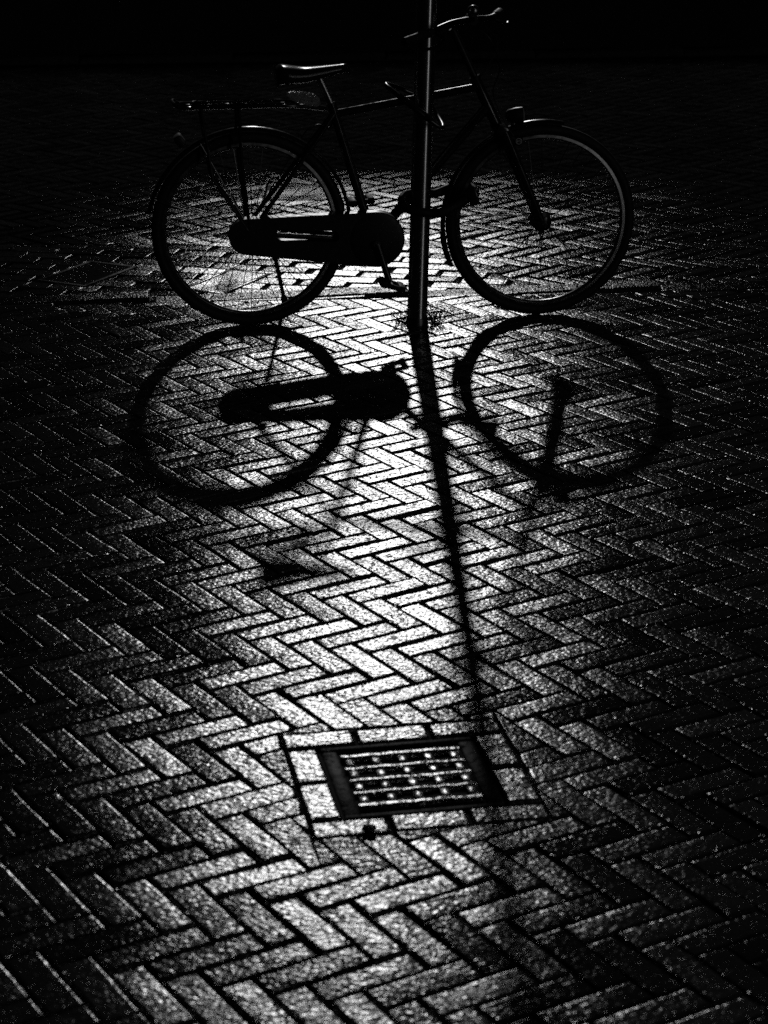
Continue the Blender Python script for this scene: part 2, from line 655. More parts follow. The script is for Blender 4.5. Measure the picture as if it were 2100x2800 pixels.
def herringbone(pav, W, L, gap, yaw, ox, oy, keep, clips, holes, z=0.0, tpl=None, **kw):
    """bricks A run along a, bricks B along b; the steps (a+b)W and (b-a)L repeat them"""
    aa, ba_ = yaw + math.pi / 4, yaw - math.pi / 4
    a = np.array([math.cos(aa), math.sin(aa)])
    b = np.array([math.cos(ba_), math.sin(ba_)])
    l, w = L - gap, W - gap
    tpl = tpl or Paving.template(l, w)
    o = np.array([ox, oy])
    for i in range(-140, 140):
        for j in range(-60, 60):
            tip = o + i * W * (a + b) + j * L * (b - a)
            if not keep(tip[0], tip[1]):
                continue
            lay(pav, tpl, tip + a * L / 2 + b * W / 2, aa, l, w, clips, holes, z, **kw)
            lay(pav, tpl, tip + b * (W + L / 2) + a * W / 2, ba_, l, w, clips, holes, z, **kw)


def rect_hole(c, u, hx, hy):
    c, u = np.array(c), np.array(u)
    v = np.array([-u[1], u[0]])
    return [(c - u * hx, u), (c + u * hx, -u), (c - v * hy, v), (c + v * hy, -v)]


# ------------------------------------------------------------------ ground
def sheet(name, pts, z, m):
    mb = MB()
    mb.add([(x, y, z) for x, y in pts], [tuple(range(len(pts)))])
    return tag(mb.build(name, m, smooth=False), kind='structure')


YAW = R_(-13.529)
BW, BL = 0.0715, 0.2149
LOX, LOY = -0.3008, 5.3578
# kerb line
KA, KB = np.array([-0.911, 8.323]), np.array([1.072, 8.503])
ku = (KB - KA) / np.linalg.norm(KB - KA)
kn = np.array([-ku[1], ku[0]])          # away from the camera
KW = 0.155
ROAD_Z = -0.03

sheet('ground', [(-120, -60), (120, -60), (120, 160), (-120, 160)], -0.075, M['joint'])
p0, p1 = KA - ku * 12, KA + ku * 12
sheet('sand_bed', [(-9, -1.0), (9, -1.0), tuple(p1), tuple(p0)], -0.0085, M['joint'])
q0, q1 = p0 + kn * KW, p1 + kn * KW
sheet('road_bed', [tuple(q0), tuple(q1), (12, 30), (-12, 30)], ROAD_Z - 0.009, M['joint'])

GC = np.array([0.056, 4.273])
gang = R_(10.5)
gu = np.array([math.cos(gang), math.sin(gang)])
gv = np.array([-gu[1], gu[0]])
GF = 0.168                                # half size of the drain's iron frame
SUR = GF + 0.0785
grate_hole = rect_hole(GC, gu, SUR + 0.002, SUR + 0.002)
PB = np.array([0.122, 8.017])

near = Paving()
herringbone(near, BW, BL, 0.0036, YAW, LOX, LOY,
            keep=lambda x, y: 1.4 < y < 8.7 and abs(x) < 0.21 * y + 1.0,
            clips=[(KA - kn * 0.004, -kn)], holes=[grate_hole])
# one course of bricks laid round the drain
tp_s = Paving.template(0.206, 0.070)
for s in (-1, 1):
    for k in (-1, 0, 1):
        cc = GC + gv * s * (GF + 0.041) + gu * (k * 0.166)
        near.brick(Paving.template(0.160, 0.070), cc[0], cc[1], gang, z=0.001)
        if k < 1:
            cc = GC + gu * s * (GF + 0.041) + gv * (k * 0.168 + 0.084)
            near.brick(Paving.template(0.162, 0.070), cc[0], cc[1], gang + math.pi / 2, z=0.001)
tag(near.build('brick_pavement', M['brick']), kind='structure')

# kerb stones: a strip of rough concrete, with one narrow smoother edging course on the near side
kerb = Paving()
for k in range(-5, 6):
    c0 = KA + ku * (0.52 + k * 1.0) + kn * (KW * 0.5 + 0.016)
    kerb.brick(Paving.template(0.994, KW - 0.038, nx=40, ny=6, edge=0.006), c0[0], c0[1], math.atan2(ku[1], ku[0]), z=0.002, tilt=0.06, jit=0.0002)
tag(kerb.build('kerb', M['concrete']), kind='structure')
edging = Paving()
for k in range(-18, 19):
    c0 = KA + ku * (0.1 + k * 0.30) + kn * 0.0165
    edging.brick(Paving.template(0.296, 0.030, nx=12, ny=3), c0[0], c0[1], math.atan2(ku[1], ku[0]), z=0.0, tilt=0.5)
tag(edging.build('kerb_edging', M['slab']), kind='structure')

# road: running bond near the kerb on the left, herringbone elsewhere, two access covers
cov1_c, cov1_u = np.array([-0.634, 8.80]), np.array([math.cos(R_(-27)), math.sin(R_(-27))])
cov2_c, cov2_u = np.array([-1.215, 8.93]), np.array([math.cos(R_(-27)), math.sin(R_(-27))])
cov3_c, cov3_u = np.array([-0.41, 10.58]), np.array([1.0, 0.0])
holes = [rect_hole(cov1_c, cov1_u, 0.10, 0.195), rect_hole(cov2_c, cov2_u, 0.12, 0.195), rect_hole(cov3_c, cov3_u, 0.16, 0.18)]
RB = [(KA + kn * (KW + 0.004), kn)]
split_x, split_n = np.array([0.62, 8.6]), np.array([math.cos(R_(25)), math.sin(R_(25))])
top_a, top_n = KA + kn * (KW + 1.0), kn


road = Paving()
rt = Paving.template(0.2295, 0.069, nx=6, ny=4, edge=0.006, drop=0.006)
for cl, kp in ((RB + [(split_x, split_n)], lambda x, y: 8.0 < y < 15.1 and -3.0 < x < 0.19 * y + 0.9),
               (RB + [(split_x, -split_n), (top_a, top_n)], lambda x, y: 9.1 < y < 15.1 and -(0.19 * y + 0.9) < x < 1.0)):
    herringbone(road, 0.080, 0.2405, 0.011, R_(-2.0), 0.0, 8.6, keep=kp, clips=cl + [(np.array([0.5, 14.885]), -kn)], holes=holes, z=ROAD_Z, tpl=rt, tilt=0.9)
ba = R_(-14.0)
bu = np.array([math.cos(ba), math.sin(ba)])
bv = np.array([-bu[1], bu[0]])
tb = Paving.template(0.200, 0.093, nx=8, ny=5, edge=0.006, drop=0.006)
for r in range(-30, 40):
    for k in range(-25, 25):
        cc = np.array([0.0, 8.9]) + bv * r * 0.099 + bu * (k * 0.209 + (0.105 if r % 2 else 0) + rng.normal(0, 0.004))
        if abs(cc[0]) > 2.6 or not 8.0 < cc[1] < 10.2:
            continue
        lay(road, tb, cc, ba, 0.200, 0.093, RB + [(split_x, -split_n), (top_a, -top_n)], holes, ROAD_Z, tilt=0.7, dome=0.0003)
tag(road.build('road', M['road_brick']), kind='structure')

# far kerb and the pavement across the road
far = Paving()
for k in range(-6, 7):
    c0 = np.array([0.5, 14.95]) + ku * (k * 1.0)
    far.brick(Paving.template(0.994, 0.14, nx=12, ny=3, edge=0.012, drop=0.012), c0[0], c0[1], math.atan2(ku[1], ku[0]), z=0.03, tilt=0.2)
tag(far.build('far_kerb', M['joint']), kind='structure')
a_, b2_ = np.array([0.5, 15.03]) - ku * 9, np.array([0.5, 15.03]) + ku * 9
sheet('far_pavement', [tuple(a_), tuple(b2_), (20, 45.5), (-20, 45.5)], 0.03, M['joint'])


def cover(name, c, u, hx, hy, label, m, frame_m, cat):
    t = tag(empty(name, (c[0], c[1], ROAD_Z), math.atan2(u[1], u[0])), label, cat)
    mb = MB()
    w = 0.016
    for s in (-1, 1):
        mb.box((0, s * (hy - w / 2), -0.012), (2 * hx, w, 0.03), bev=0.002)
        mb.box((s * (hx - w / 2), 0, -0.012), (w, 2 * hy - 2 * w, 0.03), bev=0.002)
    mb.build('frame', frame_m, t)
    mb = MB()
    nx, ny = 18, 18
    vs, fs = [], []
    ix, iy = hx - w - 0.004, hy - w - 0.004
    ph = rng.uniform(0, 6, 3)
    for i in range(nx + 1):
        for j in range(ny + 1):
            x, y = -ix + 2 * ix * i / nx, -iy + 2 * iy * j / ny
            z = 0.001 - 0.004 * math.exp(-((x + 0.02) ** 2 + (y + 0.05) ** 2) / 0.006) + 0.0007 * math.sin(x * 21 + ph[0]) * math.cos(y * 17 + ph[1])
            vs.append((x, y, z))
    for i in range(nx):
        for j in range(ny):
            fs.append((i * (ny + 1) + j, (i + 1) * (ny + 1) + j, (i + 1) * (ny + 1) + j + 1, i * (ny + 1) + j + 1))
    mb.add(vs, fs)
    mb.build('lid', m, t)
    return t


cover('access_cover', cov1_c, cov1_u, 0.097, 0.192, 'pale smooth access cover in the road seen through the rear wheel', M['slab'], M['iron'], 'access cover')
cover('access_cover', cov2_c, cov2_u, 0.117, 0.192, 'dark access cover with a glinting metal rim beside the rear wheel', M['slab'], M['iron_frame'], 'access cover')
cover('access_cover', cov3_c, cov3_u, 0.155, 0.175, 'smooth grey access cover in the shaded road behind the rear wheel', M['slab'], M['iron'], 'access cover')

# ------------------------------------------------------------------ drain grate
gt = tag(empty('drain_grate', (GC[0], GC[1], 0), gang), 'square cast iron drain grate with rows of slots set in the brick paving', 'drain')
mb = MB()
wx, wy = 0.034, 0.016
for s in (-1, 1):
    mb.box((0, s * (GF - wy / 2), -0.019), (2 * GF, wy, 0.034), bev=0.004)
    mb.box((s * (GF - wx / 2), 0, -0.020), (wx, 2 * GF - 2 * wy, 0.032), bev=0.006)
mb.build('frame', M['iron_frame'], gt)
mb = MB()
gx, gy = GF - wx - 0.004, GF - wy - 0.004
pit = 0.0575
q_ = random.Random(11)
for k in range(5):
    y = (k - 2) * pit
    hb_ = 0.026 if k in (0, 4) else 0.020
    nseg = 12
    pts = [(-gx + 2 * gx * i / nseg, y + q_.uniform(-0.0012, 0.0012), -0.011 + q_.uniform(-0.0012, 0.0012)) for i in range(nseg + 1)]
    vs, fs = [], []
    prof_b = [(-0.5, -0.02), (-0.5, -0.003), (-0.40, 0.0005), (-0.2, 0.002), (0.2, 0.002), (0.40, 0.0005), (0.5, -0.003), (0.5, -0.02)]
    for (px_, py_, pz_) in pts:
        hw = hb_ * q_.uniform(0.93, 1.07)
        for u_, h_ in prof_b:
            vs.append((px_, py_ + u_ * hw, pz_ + 0.008 + h_ - 0.055 * u_ * hw))     # tops sloped away so they catch the sun's glint
    m_p = len(prof_b)
    for i in range(nseg):
        for j in range(m_p - 1):
            fs.append((i * m_p + j, (i + 1) * m_p + j, (i + 1) * m_p + j + 1, i * m_p + j + 1))
    fs.append(tuple(range(m_p)))
    fs.append(tuple(nseg * m_p + j for j in range(m_p - 1, -1, -1)))
    mb.add(vs, fs)
for k in range(5):
    x = (k - 2) * pit
    for r in range(4):
        mb.box((x + q_.uniform(-0.001, 0.001), (r - 1.5) * pit, -0.0145 + q_.uniform(-0.001, 0.001)), (0.021, pit - 0.021, 0.025), rot=Matrix.Rotation(R_(-2.5), 3, 'X'), bev=0.0025)
mb.build('slotted_plate', M['iron'], gt)
mb = MB()
mb.box((0, 0, -0.06), (2 * GF - 0.02, 2 * GF - 0.02, 0.05))
pitb = mb.build('sump', M['pit'], gt, smooth=False)

# ------------------------------------------------------------------ the pole
lean = 0.0245
pt = tag(empty('street_pole', (PB[0], PB[1], 0)), 'thin tall metal pole that the bicycle is locked to', 'pole')
pt.rotation_euler = (0, math.atan(lean), 0)
mb = MB()
mb.lathe([(0.0365, -0.06), (0.0365, 0.0), (0.0365, 2.75)], n=48, axis='z')
mb.build('post', M['pole'], pt)
mb = MB()
mb.lathe([(0.0385, 2.745), (0.0385, 2.775), (0.030, 2.79), (0.004, 2.795)], n=32, axis='z')
mb.build('cap', M['plastic'], pt)
mb = MB()
mb.lathe([(0.0395, -0.02), (0.0395, 0.022), (0.0372, 0.027)], n=32, axis='z')
mb.build('foot_collar', M['dark_steel'], pt)


def weeds(x, y, n, spread, hgt, label, seed):
    r = random.Random(seed)
    mb = MB()
    for k in range(n):
        a = r.uniform(0, 6.283)
        d0 = r.uniform(0, spread * 0.35)
        bx, by = d0 * math.cos(a) * 1.4, d0 * math.sin(a) * 0.7
        hh = hgt * r.uniform(0.35, 1.0)
        out_ = spread * r.uniform(0.3, 1.0)
        pts = [(bx + math.cos(a) * out_ * t, by + math.sin(a) * out_ * t, hh * (1 - (1 - t) ** 1.8)) for t in (0, 0.35, 0.7, 1.0)]
        mb.tube(pts, [0.0011, 0.001, 0.0008, 0.0004], n=4)
        for q in range(r.randint(2, 6)):
            t = r.uniform(0.3, 1.0)
            i = min(int(t * 3), 2)
            p = Vector(pts[i]).lerp(Vector(pts[i + 1]), t * 3 - i)
            dr = Vector((r.uniform(-1, 1), r.uniform(-1, 1), r.uniform(-0.2, 0.9))).normalized() * r.uniform(0.005, 0.014)
            sd_ = dr.cross(Vector((r.uniform(-1, 1), r.uniform(-1, 1), 1))).normalized() * r.uniform(0.0015, 0.0035)
            mb.add([p, p + dr * 0.5 + sd_, p + dr, p + dr * 0.5 - sd_], [(0, 1, 2, 3)])
    o = mb.build('weed_tuft', M['leaf'], smooth=False, loc=(x, y, -0.006))
    return tag(o, label, 'weed')


weeds(0.185, 8.02, 60, 0.060, 0.075, 'spiky weed tuft growing on the front wheel side of the pole foot', 3)
weeds(0.070, 8.03, 40, 0.050, 0.060, 'small weed tuft growing on the crank side of the pole foot', 5)

def stone(x, y, z, r, label, group, seed, flat=0.6):
    q = random.Random(seed)
    import bmesh as bme
    b = bme.new()
    bme.ops.create_icosphere(b, subdivisions=2, radius=1.0)
    sx, sy = q.uniform(0.7, 1.4), q.uniform(0.7, 1.2)
    for v in b.verts:
        k = 1 + q.uniform(-0.16, 0.16)
        v.co = Vector((v.co.x * sx * k, v.co.y * sy * k, v.co.z * flat * k)) * r
    me_ = bpy.data.meshes.new('stone')
    b.to_mesh(me_)
    b.free()
    me_.materials.append(M['iron'])
    o_ = bpy.data.objects.new('stone', me_)
    C.objects.link(o_)
    o_.location = (x, y, z + r * flat * 0.8)
    o_.rotation_euler = (0, 0, q.uniform(0, 6))
    return tag(o_, label, 'stone', group)


for k in range(7):
    pk = KA + ku * (1.96 + 0.1 * k) + kn * (KW - 0.012)
    stone(pk[0], pk[1], 0.0, 0.0075, 'small wet stone lying on the kerb edge beyond the front wheel', 'small wet stones along the kerb edge', 40 + k)
stone(-0.383, 6.742, 0.0, 0.010, 'wet pebble on the bricks inside the shadow of the rear wheel', None, 60)
stone(-0.03, 4.02, 0.0, 0.016, 'dark flat stone at the near edge of the drain', None, 61, 0.5)

# ------------------------------------------------------------------ the bicycle (local x forward, y away from the camera)
BO = Vector((-0.48951, 8.00085, 0))
BANG = R_(8.505)
bike = tag(empty('bicycle', BO, BANG), 'black city bicycle with closed chain case leaning at the pole', 'bicycle')
WB, WR = 1.081, 0.357
HUB_R, HUB_F = Vector((0, 0, WR)), Vector((WB, 0, WR))


def make_wheel(hub, hub_prof, lacing):
    mb = MB()
    mb.ring(0.311, [(0.009, -0.011), (0.009, -0.0085), (0.004, -0.0085), (0.004, 0.0085), (0.009, 0.0085), (0.009, 0.011), (-0.001, 0.0125), (-0.005, 0.010), (-0.008, 0.004), (-0.008, -0.004), (-0.005, -0.010), (-0.001, -0.0125)], n=128)
    wh = mb.build('wheel', M['alloy'], bike, loc=hub)
    mb = MB()
    tr_ = 0.0205
    mb.ring(WR - tr_, [(tr_ * math.cos(a) * (1.0 if math.cos(a) > 0 else 0.9), tr_ * math.sin(a)) for a in np.linspace(0, 2 * math.pi, 17)[:-1]], n=128)
    mb.build('tyre', M['rubber'], wh)
    mb = MB()
    mb.lathe(hub_prof, n=28)
    mb.build('hub', M['dark_steel'], wh)
    mb = MB()
    rim_r, fl = 0.303, max(r for r, s in hub_prof) * 0.86
    N = 36
    proto = None
    for k in range(N):
        side = 1 if k % 2 else -1
        a = 2 * math.pi * k / N
        off = (1 if (k // 2) % 2 else -1) * 2 * math.pi * lacing / N * 3.0
        pa = Vector((fl * math.cos(a + off), side * 0.028, fl * math.sin(a + off)))
        pb = Vector((rim_r * math.cos(a), side * 0.003, rim_r * math.sin(a)))
        mbs = MB()
        mbs.tube([pa, pb], 0.0016, n=5)
        mbs.build('spoke', M['dark_steel'], wh)
    return wh


make_wheel(HUB_R, [(0.006, -0.075), (0.006, -0.06), (0.022, -0.036), (0.034, -0.032), (0.034, -0.026), (0.021, -0.02), (0.021, 0.02), (0.034, 0.026), (0.034, 0.032), (0.03, 0.04), (0.008, 0.055), (0.006, 0.075)], 1.0)
make_wheel(HUB_F, [(0.006, -0.06), (0.006, -0.05), (0.026, -0.038), (0.036, -0.032), (0.036, -0.026), (0.030, -0.02), (0.030, 0.02), (0.036, 0.026), (0.036, 0.032), (0.024, 0.04), (0.006, 0.05), (0.006, 0.06)], 1.0)

BB = Vector((0.455, 0, 0.305))
SEAT = Vector((0.311, 0, 0.782))
HT, HB = Vector((0.829, 0, 0.885)), Vector((0.890, 0, 0.758))
mb = MB()
mb.tube([BB, SEAT + (SEAT - BB).normalized() * 0.03], 0.0165, n=16)
mb.tube([SEAT + Vector((0.004, 0, -0.012)), HT + Vector((0.012, 0, -0.03))], 0.0145, n=16)
mb.tube([BB, HB + Vector((-0.012, 0, 0.03))], 0.0185, n=16)
mb.tube([HT + Vector((-0.004, 0, 0.009)), HT, HB, HB + Vector((0.004, 0, -0.009))], [0.021, 0.0195, 0.0195, 0.021], n=18)
mb.tube([BB + Vector((0, -0.036, 0)), BB + Vector((0, 0.036, 0))], 0.021, n=16)
for s in (-1, 1):
    mb.tube(smooth_path([SEAT + Vector((0, s * 0.014, -0.01)), Vector((0.235, s * 0.034, 0.67)), Vector((0.04, s * 0.062, 0.415)), Vector((0.0, s * 0.062, 0.36))], 5), 0.0085, n=10)
    mb.tube(smooth_path([BB + Vector((-0.02, s * 0.024, 0.0)), Vector((0.33, s * 0.036, 0.32)), Vector((0.04, s * 0.064, 0.352)), Vector((0.0, s * 0.064, 0.357))], 5), 0.0095, n=10)
    mb.box((0.0, s * 0.064, 0.362), (0.05, 0.006, 0.04), bev=0.002)
mb.build('frame', M['paint'], bike)

CR = Vector((0.930, 0, 0.690))
fdir = (HB - HT).normalized()
mb = MB()
mb.tube([HB + fdir * 0.008, HB + fdir * 0.075], 0.020, n=16)
mb.box(CR + Vector((-0.006, 0, 0.012)), (0.05, 0.125, 0.036), rot=Matrix.Rotation(R_(24), 3, 'Y'), bev=0.008)
for s in (-1, 1):
    top = CR + Vector((0, s * 0.052, 0.01))
    mb.tube([top, top.lerp(HUB_F + Vector((0, s * 0.052, 0)), 0.5), HUB_F + Vector((-0.008, s * 0.052, 0.012))], [0.0165, 0.015, 0.0125], n=14)
    mb.box(HUB_F + Vector((-0.002, s * 0.052, 0.004)), (0.034, 0.008, 0.04), bev=0.003)
mb.build('fork', M['paint'], bike)

# stem, handlebar, grips, levers, bell
mb = MB()
st0 = HT - fdir * 0.01
st1 = HT - fdir * 0.20
BAR = Vector((0.812, 0, 1.098))
mb.tube([st0, st1], 0.0135, n=14)
mb.tube(smooth_path([st1, st1 + Vector((0.02, 0, 0.016)), BAR], 4), 0.015, n=14)
mb.tube([BAR + Vector((0, -0.024, 0)), BAR + Vector((0, 0.024, 0))], 0.021, n=16)
mb.build('stem', M['plastic'], bike)
nearp = [BAR, BAR + Vector((-0.012, -0.05, 0.004)), Vector((0.715, -0.12, 1.098)), Vector((0.62, -0.21, 1.078)), Vector((0.525, -0.29, 1.060))]
farp = [BAR, BAR + Vector((0.02, 0.05, -0.006)), Vector((0.90, 0.13, 1.083)), Vector((0.945, 0.22, 1.082)), Vector((0.975, 0.30, 1.082))]
mb = MB()
mb.tube(smooth_path(list(reversed(nearp)) + farp[1:], 6), 0.0112, n=14)
hb = mb.build('handlebar', M['dark_steel'], bike)
for p_ in (nearp, farp):
    mb = MB()
    e, f = Vector(p_[-1]), Vector(p_[-2])
    pts = [f.lerp(e, t) for t in (-0.15, 0.0, 0.2, 0.4, 0.6, 0.8, 1.0, 1.04)]
    mb.tube(pts, [0.014, 0.0165, 0.0155, 0.017, 0.0158, 0.017, 0.0165, 0.012], n=14)
    mb.build('grip', M['rubber'], hb)
    mb = MB()
    g = f.lerp(e, -0.3)
    side = (e - f).normalized()
    fw = Vector((0.8, 0.3 if p_ is farp else -0.5, -0.15)).normalized()
    mb.tube(smooth_path([g + Vector((0, 0, -0.012)), g + fw * 0.035 + Vector((0, 0, -0.022)), g + fw * 0.045 + side * 0.05 + Vector((0, 0, -0.03)), g + fw * 0.035 + side * 0.12 + Vector((0, 0, -0.034))], 5), [0.007] * 5 + [0.0055] * 11, n=8)
    mb.build('brake_lever', M['dark_steel'], hb)
mb = MB()
bc = BAR + Vector((0.006, 0.0, 0.030))
mb.lathe([(0.004, -0.012), (0.020, -0.012), (0.024, -0.006), (0.023, 0.004), (0.017, 0.013), (0.008, 0.018), (0.002, 0.019)], n=22, c=bc, axis='z')
mb.build('bell', M['alloy'], hb)

# saddle, post
mb = MB()
sp0 = SEAT - (SEAT - BB).normalized() * 0.03
sp1 = Vector((0.258, 0, 0.908))
mb.tube([sp0, SEAT + (SEAT - BB).normalized() * 0.031], 0.0125, n=14)
mb.tube([SEAT + (SEAT - BB).normalized() * 0.02, sp1], 0.0125, n=14)
mb.box(sp1 + Vector((0, 0, 0.004)), (0.04, 0.036, 0.02), bev=0.004)
mb.build('seat_post', M['alloy'], bike)
mb = MB()
xs = np.linspace(0.105, 0.372, 22)
vs, fs = [], []
NS = 20
for i, x in enumerate(xs):
    t = (x - 0.105) / 0.267
    wid = 0.066 * (1 - t) ** 0.9 + 0.021
    if t < 0.12:
        wid *= 0.62 + 0.38 * math.sin(t / 0.12 * math.pi / 2)
    if t > 0.9:
        wid *= 1 - ((t - 0.9) / 0.1) ** 2 * 0.55
    zt = 0.951 - 0.011 * math.sin(min(t / 0.42, 1) * math.pi / 2) ** 2 + 0.009 * max(0, (t - 0.42) / 0.5) ** 1.2 - (0.012 * ((t - 0.93) / 0.07) ** 2 if t > 0.93 else 0) - (0.01 * ((0.06 - t) / 0.06) ** 2 if t < 0.06 else 0)
    th = 0.045 * (1 - t) + 0.026
    for k in range(NS):
        a = 2 * math.pi * k / NS
        cy, sz = math.cos(a), math.sin(a)
        y = wid * (abs(cy) ** 0.8) * (1 if cy > 0 else -1)
        z = zt - th * 0.5 + (th * 0.5 * abs(sz) if sz > 0 else -th * 0.5 * abs(sz) ** 0.8)
        vs.append((x, y, z))
for i in range(len(xs) - 1):
    for k in range(NS):
        l = (k + 1) % NS
        fs.append((i * NS + k, (i + 1) * NS + k, (i + 1) * NS + l, i * NS + l))
fs.append(tuple(range(NS)))
fs.append(tuple((len(xs) - 1) * NS + k for k in range(NS - 1, -1, -1)))
mb.add(vs, fs)
sad = mb.build('saddle', M['leather'], bike)
mb = MB()
for s in (-1, 1):
    mb.tube(smooth_path([(0.13, s * 0.05, 0.915), (0.19, s * 0.024, 0.905), (0.28, s * 0.022, 0.905), (0.345, s * 0.012, 0.925)], 5), 0.0036, n=8)
for s in (-1, 1):
    mb.tube([(0.145 + 0.004 * math.cos(q) , s * 0.045 + 0.013 * math.cos(q), 0.88 + 0.045 * q / 37.7 + 0) if False else (0.145 + 0.013 * math.sin(q), s * 0.045 + 0.013 * math.cos(q), 0.884 + 0.04 * q / 31.4) for q in np.linspace(0, 31.4, 70)], 0.0024, n=6)
mb.build('saddle_spring', M['dark_steel'], sad)

# luggage rack
mb = MB()
for s in (-1, 1):
    mb.tube(smooth_path([(-0.262, s * 0.05, 0.826), (-0.245, s * 0.058, 0.815), (-0.20, s * 0.062, 0.812), (0.10, s * 0.062, 0.814), (0.20, s * 0.045, 0.805), (0.285, s * 0.018, 0.79)], 5), 0.0065, n=8)
mb.tube(smooth_path([(-0.262, -0.05, 0.826), (-0.268, 0, 0.829), (-0.262, 0.05, 0.826)], 5), 0.0065, n=8)
for s in (0,):
    mb.tube([(-0.262, 0, 0.812), (0.14, 0, 0.812)], 0.0045, n=8)
for x in (-0.21, -0.14, -0.07, 0.0, 0.07, 0.13):
    mb.box((x, 0, 0.809), (0.018, 0.122, 0.006), bev=0.002)
rack = mb.build('luggage_rack', M['paint'], bike)
for s in (-1, 1):
    mb = MB()
    mb.tube([(-0.035, s * 0.064, 0.81), (-0.03, s * 0.07, 0.62), (-0.006, s * 0.074, 0.375)], 0.0065, n=8)
    mb.tube([(-0.17, s * 0.064, 0.81), (-0.135, s * 0.07, 0.56), (-0.012, s * 0.074, 0.37)], 0.0055, n=8)
    mb.build('rack_leg', M['paint'], rack)

# mudguards
gp = [(0.0, 0.026), (0.006, 0.020), (0.010, 0.010), (0.0115, 0.0), (0.010, -0.010), (0.006, -0.020), (0.0, -0.026), (-0.0015, -0.026), (0.0045, -0.020), (0.0085, -0.010), (0.010, 0.0), (0.0085, 0.010), (0.0045, 0.020), (-0.0015, 0.026)]
mb = MB()
mb.ring(0.366, gp, n=70, a0=R_(2), a1=R_(168), c=HUB_R)
rg = mb.build('rear_mudguard', M['paint'], bike)
mb = MB()
for s in (-1, 1):
    for a in (118, 160):
        mb.tube([(0.366 * math.cos(R_(a)), s * 0.026, WR + 0.366 * math.sin(R_(a))), (0.0, s * 0.07, WR + 0.005)], 0.0022, n=6)
mb.build('mudguard_stay', M['dark_steel'], rg)
mb = MB()
mb.ring(0.364, gp, n=60, a0=R_(78), a1=R_(196), c=HUB_F)
fg = mb.build('front_mudguard', M['paint'], bike)
mb = MB()
for s in (-1, 1):
    for a in (176,):
        mb.tube([(WB + 0.364 * math.cos(R_(a)), s * 0.026, WR + 0.364 * math.sin(R_(a))), (WB, s * 0.062, WR + 0.005)], 0.0022, n=6)
mb.build('mudguard_stay', M['dark_steel'], fg)
mb = MB()
mb.ring(0.366, [(0.006, 0.034), (0.014, 0.0), (0.006, -0.034), (-0.003, -0.034), (0.004, 0.0), (-0.003, 0.034)], n=10, a0=R_(184), a1=R_(205), c=HUB_F)
mb.build('mud_flap', M['rubber'], fg)

# the rack's spring clip
mb = MB()
mb.tube(smooth_path([(0.10, -0.035, 0.820), (-0.06, -0.030, 0.828), (-0.17, -0.026, 0.824), (-0.195, 0.0, 0.824), (-0.17, 0.026, 0.824), (-0.06, 0.030, 0.828), (0.10, 0.035, 0.820)], 5), 0.004, n=8)
mb.build('spring_clip', M['dark_steel'], rack)

# closed chain case with a long window
def case_outline(r0, c0, r1, c1, n=28):
    c0, c1 = Vector(c0), Vector(c1)
    dv = c1 - c0
    base = math.atan2(dv[1], dv[0])
    off = math.acos((r0 - r1) / dv.length)
    pts = []
    for k in range(n + 1):
        a = base + off + (2 * math.pi - 2 * off) * k / n
        pts.append((c0[0] + r0 * math.cos(a), c0[1] + r0 * math.sin(a)))
    for k in range(n + 1):
        a = base - off + 2 * off * k / n
        pts.append((c1[0] + r1 * math.cos(a), c1[1] + r1 * math.sin(a)))
    return pts


outer = case_outline(0.066, (-0.016, 0.347), 0.102, (0.458, 0.322))
inner = case_outline(0.021, (0.110, 0.350), 0.020, (0.300, 0.339))
mb = MB()
y0, y1 = -0.078, -0.034
n_ = len(outer)
vs = [(x, y0, z) for x, z in outer] + [(x, y1, z) for x, z in outer] + [(x, y0, z) for x, z in inner] + [(x, y1, z) for x, z in inner]
fs = []
for k in range(n_):
    l = (k + 1) % n_
    fs += [(k, l, n_ + l, n_ + k), (2 * n_ + k, 3 * n_ + k, 3 * n_ + l, 2 * n_ + l), (k, 2 * n_ + k, 2 * n_ + l, l), (n_ + k, n_ + l, 3 * n_ + l, 3 * n_ + k)]
mb.add(vs, fs)
cc_ = mb.build('chain_case', M['plastic'], bike)
mb = MB()
mb.lathe([(0.002, -0.086), (0.080, -0.0845), (0.098, -0.080), (0.098, -0.074)], n=48, c=(0.458, 0, 0.322))
mb.build('case_cover', M['plastic'], cc_)

# cranks and pedals
for s, tip in ((-1, Vector((0.500, -0.098, 0.172))), (1, Vector((0.432, 0.098, 0.420)))):
    mb = MB()
    b0 = Vector((BB.x, s * 0.092, BB.z + 0.006))
    mb.tube([Vector((BB.x, s * 0.03, BB.z)), b0 + Vector((0, s * 0.012, 0))], 0.013, n=12)
    mb.tube([b0, b0.lerp(tip, 0.5), tip], [0.0165, 0.0125, 0.0125], n=12)
    cr_ = mb.build('crank', M['dark_steel'], bike)
    mb = MB()
    pc_ = tip + Vector((0, s * 0.062, 0))
    rot = Matrix.Rotation(R_(18 if s < 0 else -8), 3, 'Y')
    mb.tube([tip, tip + Vector((0, s * 0.11, 0))], 0.006, n=10)
    for q in (-1, 1):
        mb.box(pc_ + rot @ Vector((q * 0.034, 0, 0)), (0.026, 0.088, 0.025), rot=rot, bev=0.006)
    for q in (-1, 1):
        mb.box(pc_ + rot @ Vector((0, q * 0.038, 0)), (0.05, 0.012, 0.018), rot=rot, bev=0.003)
    mb.build('pedal', M['rubber'], cr_)

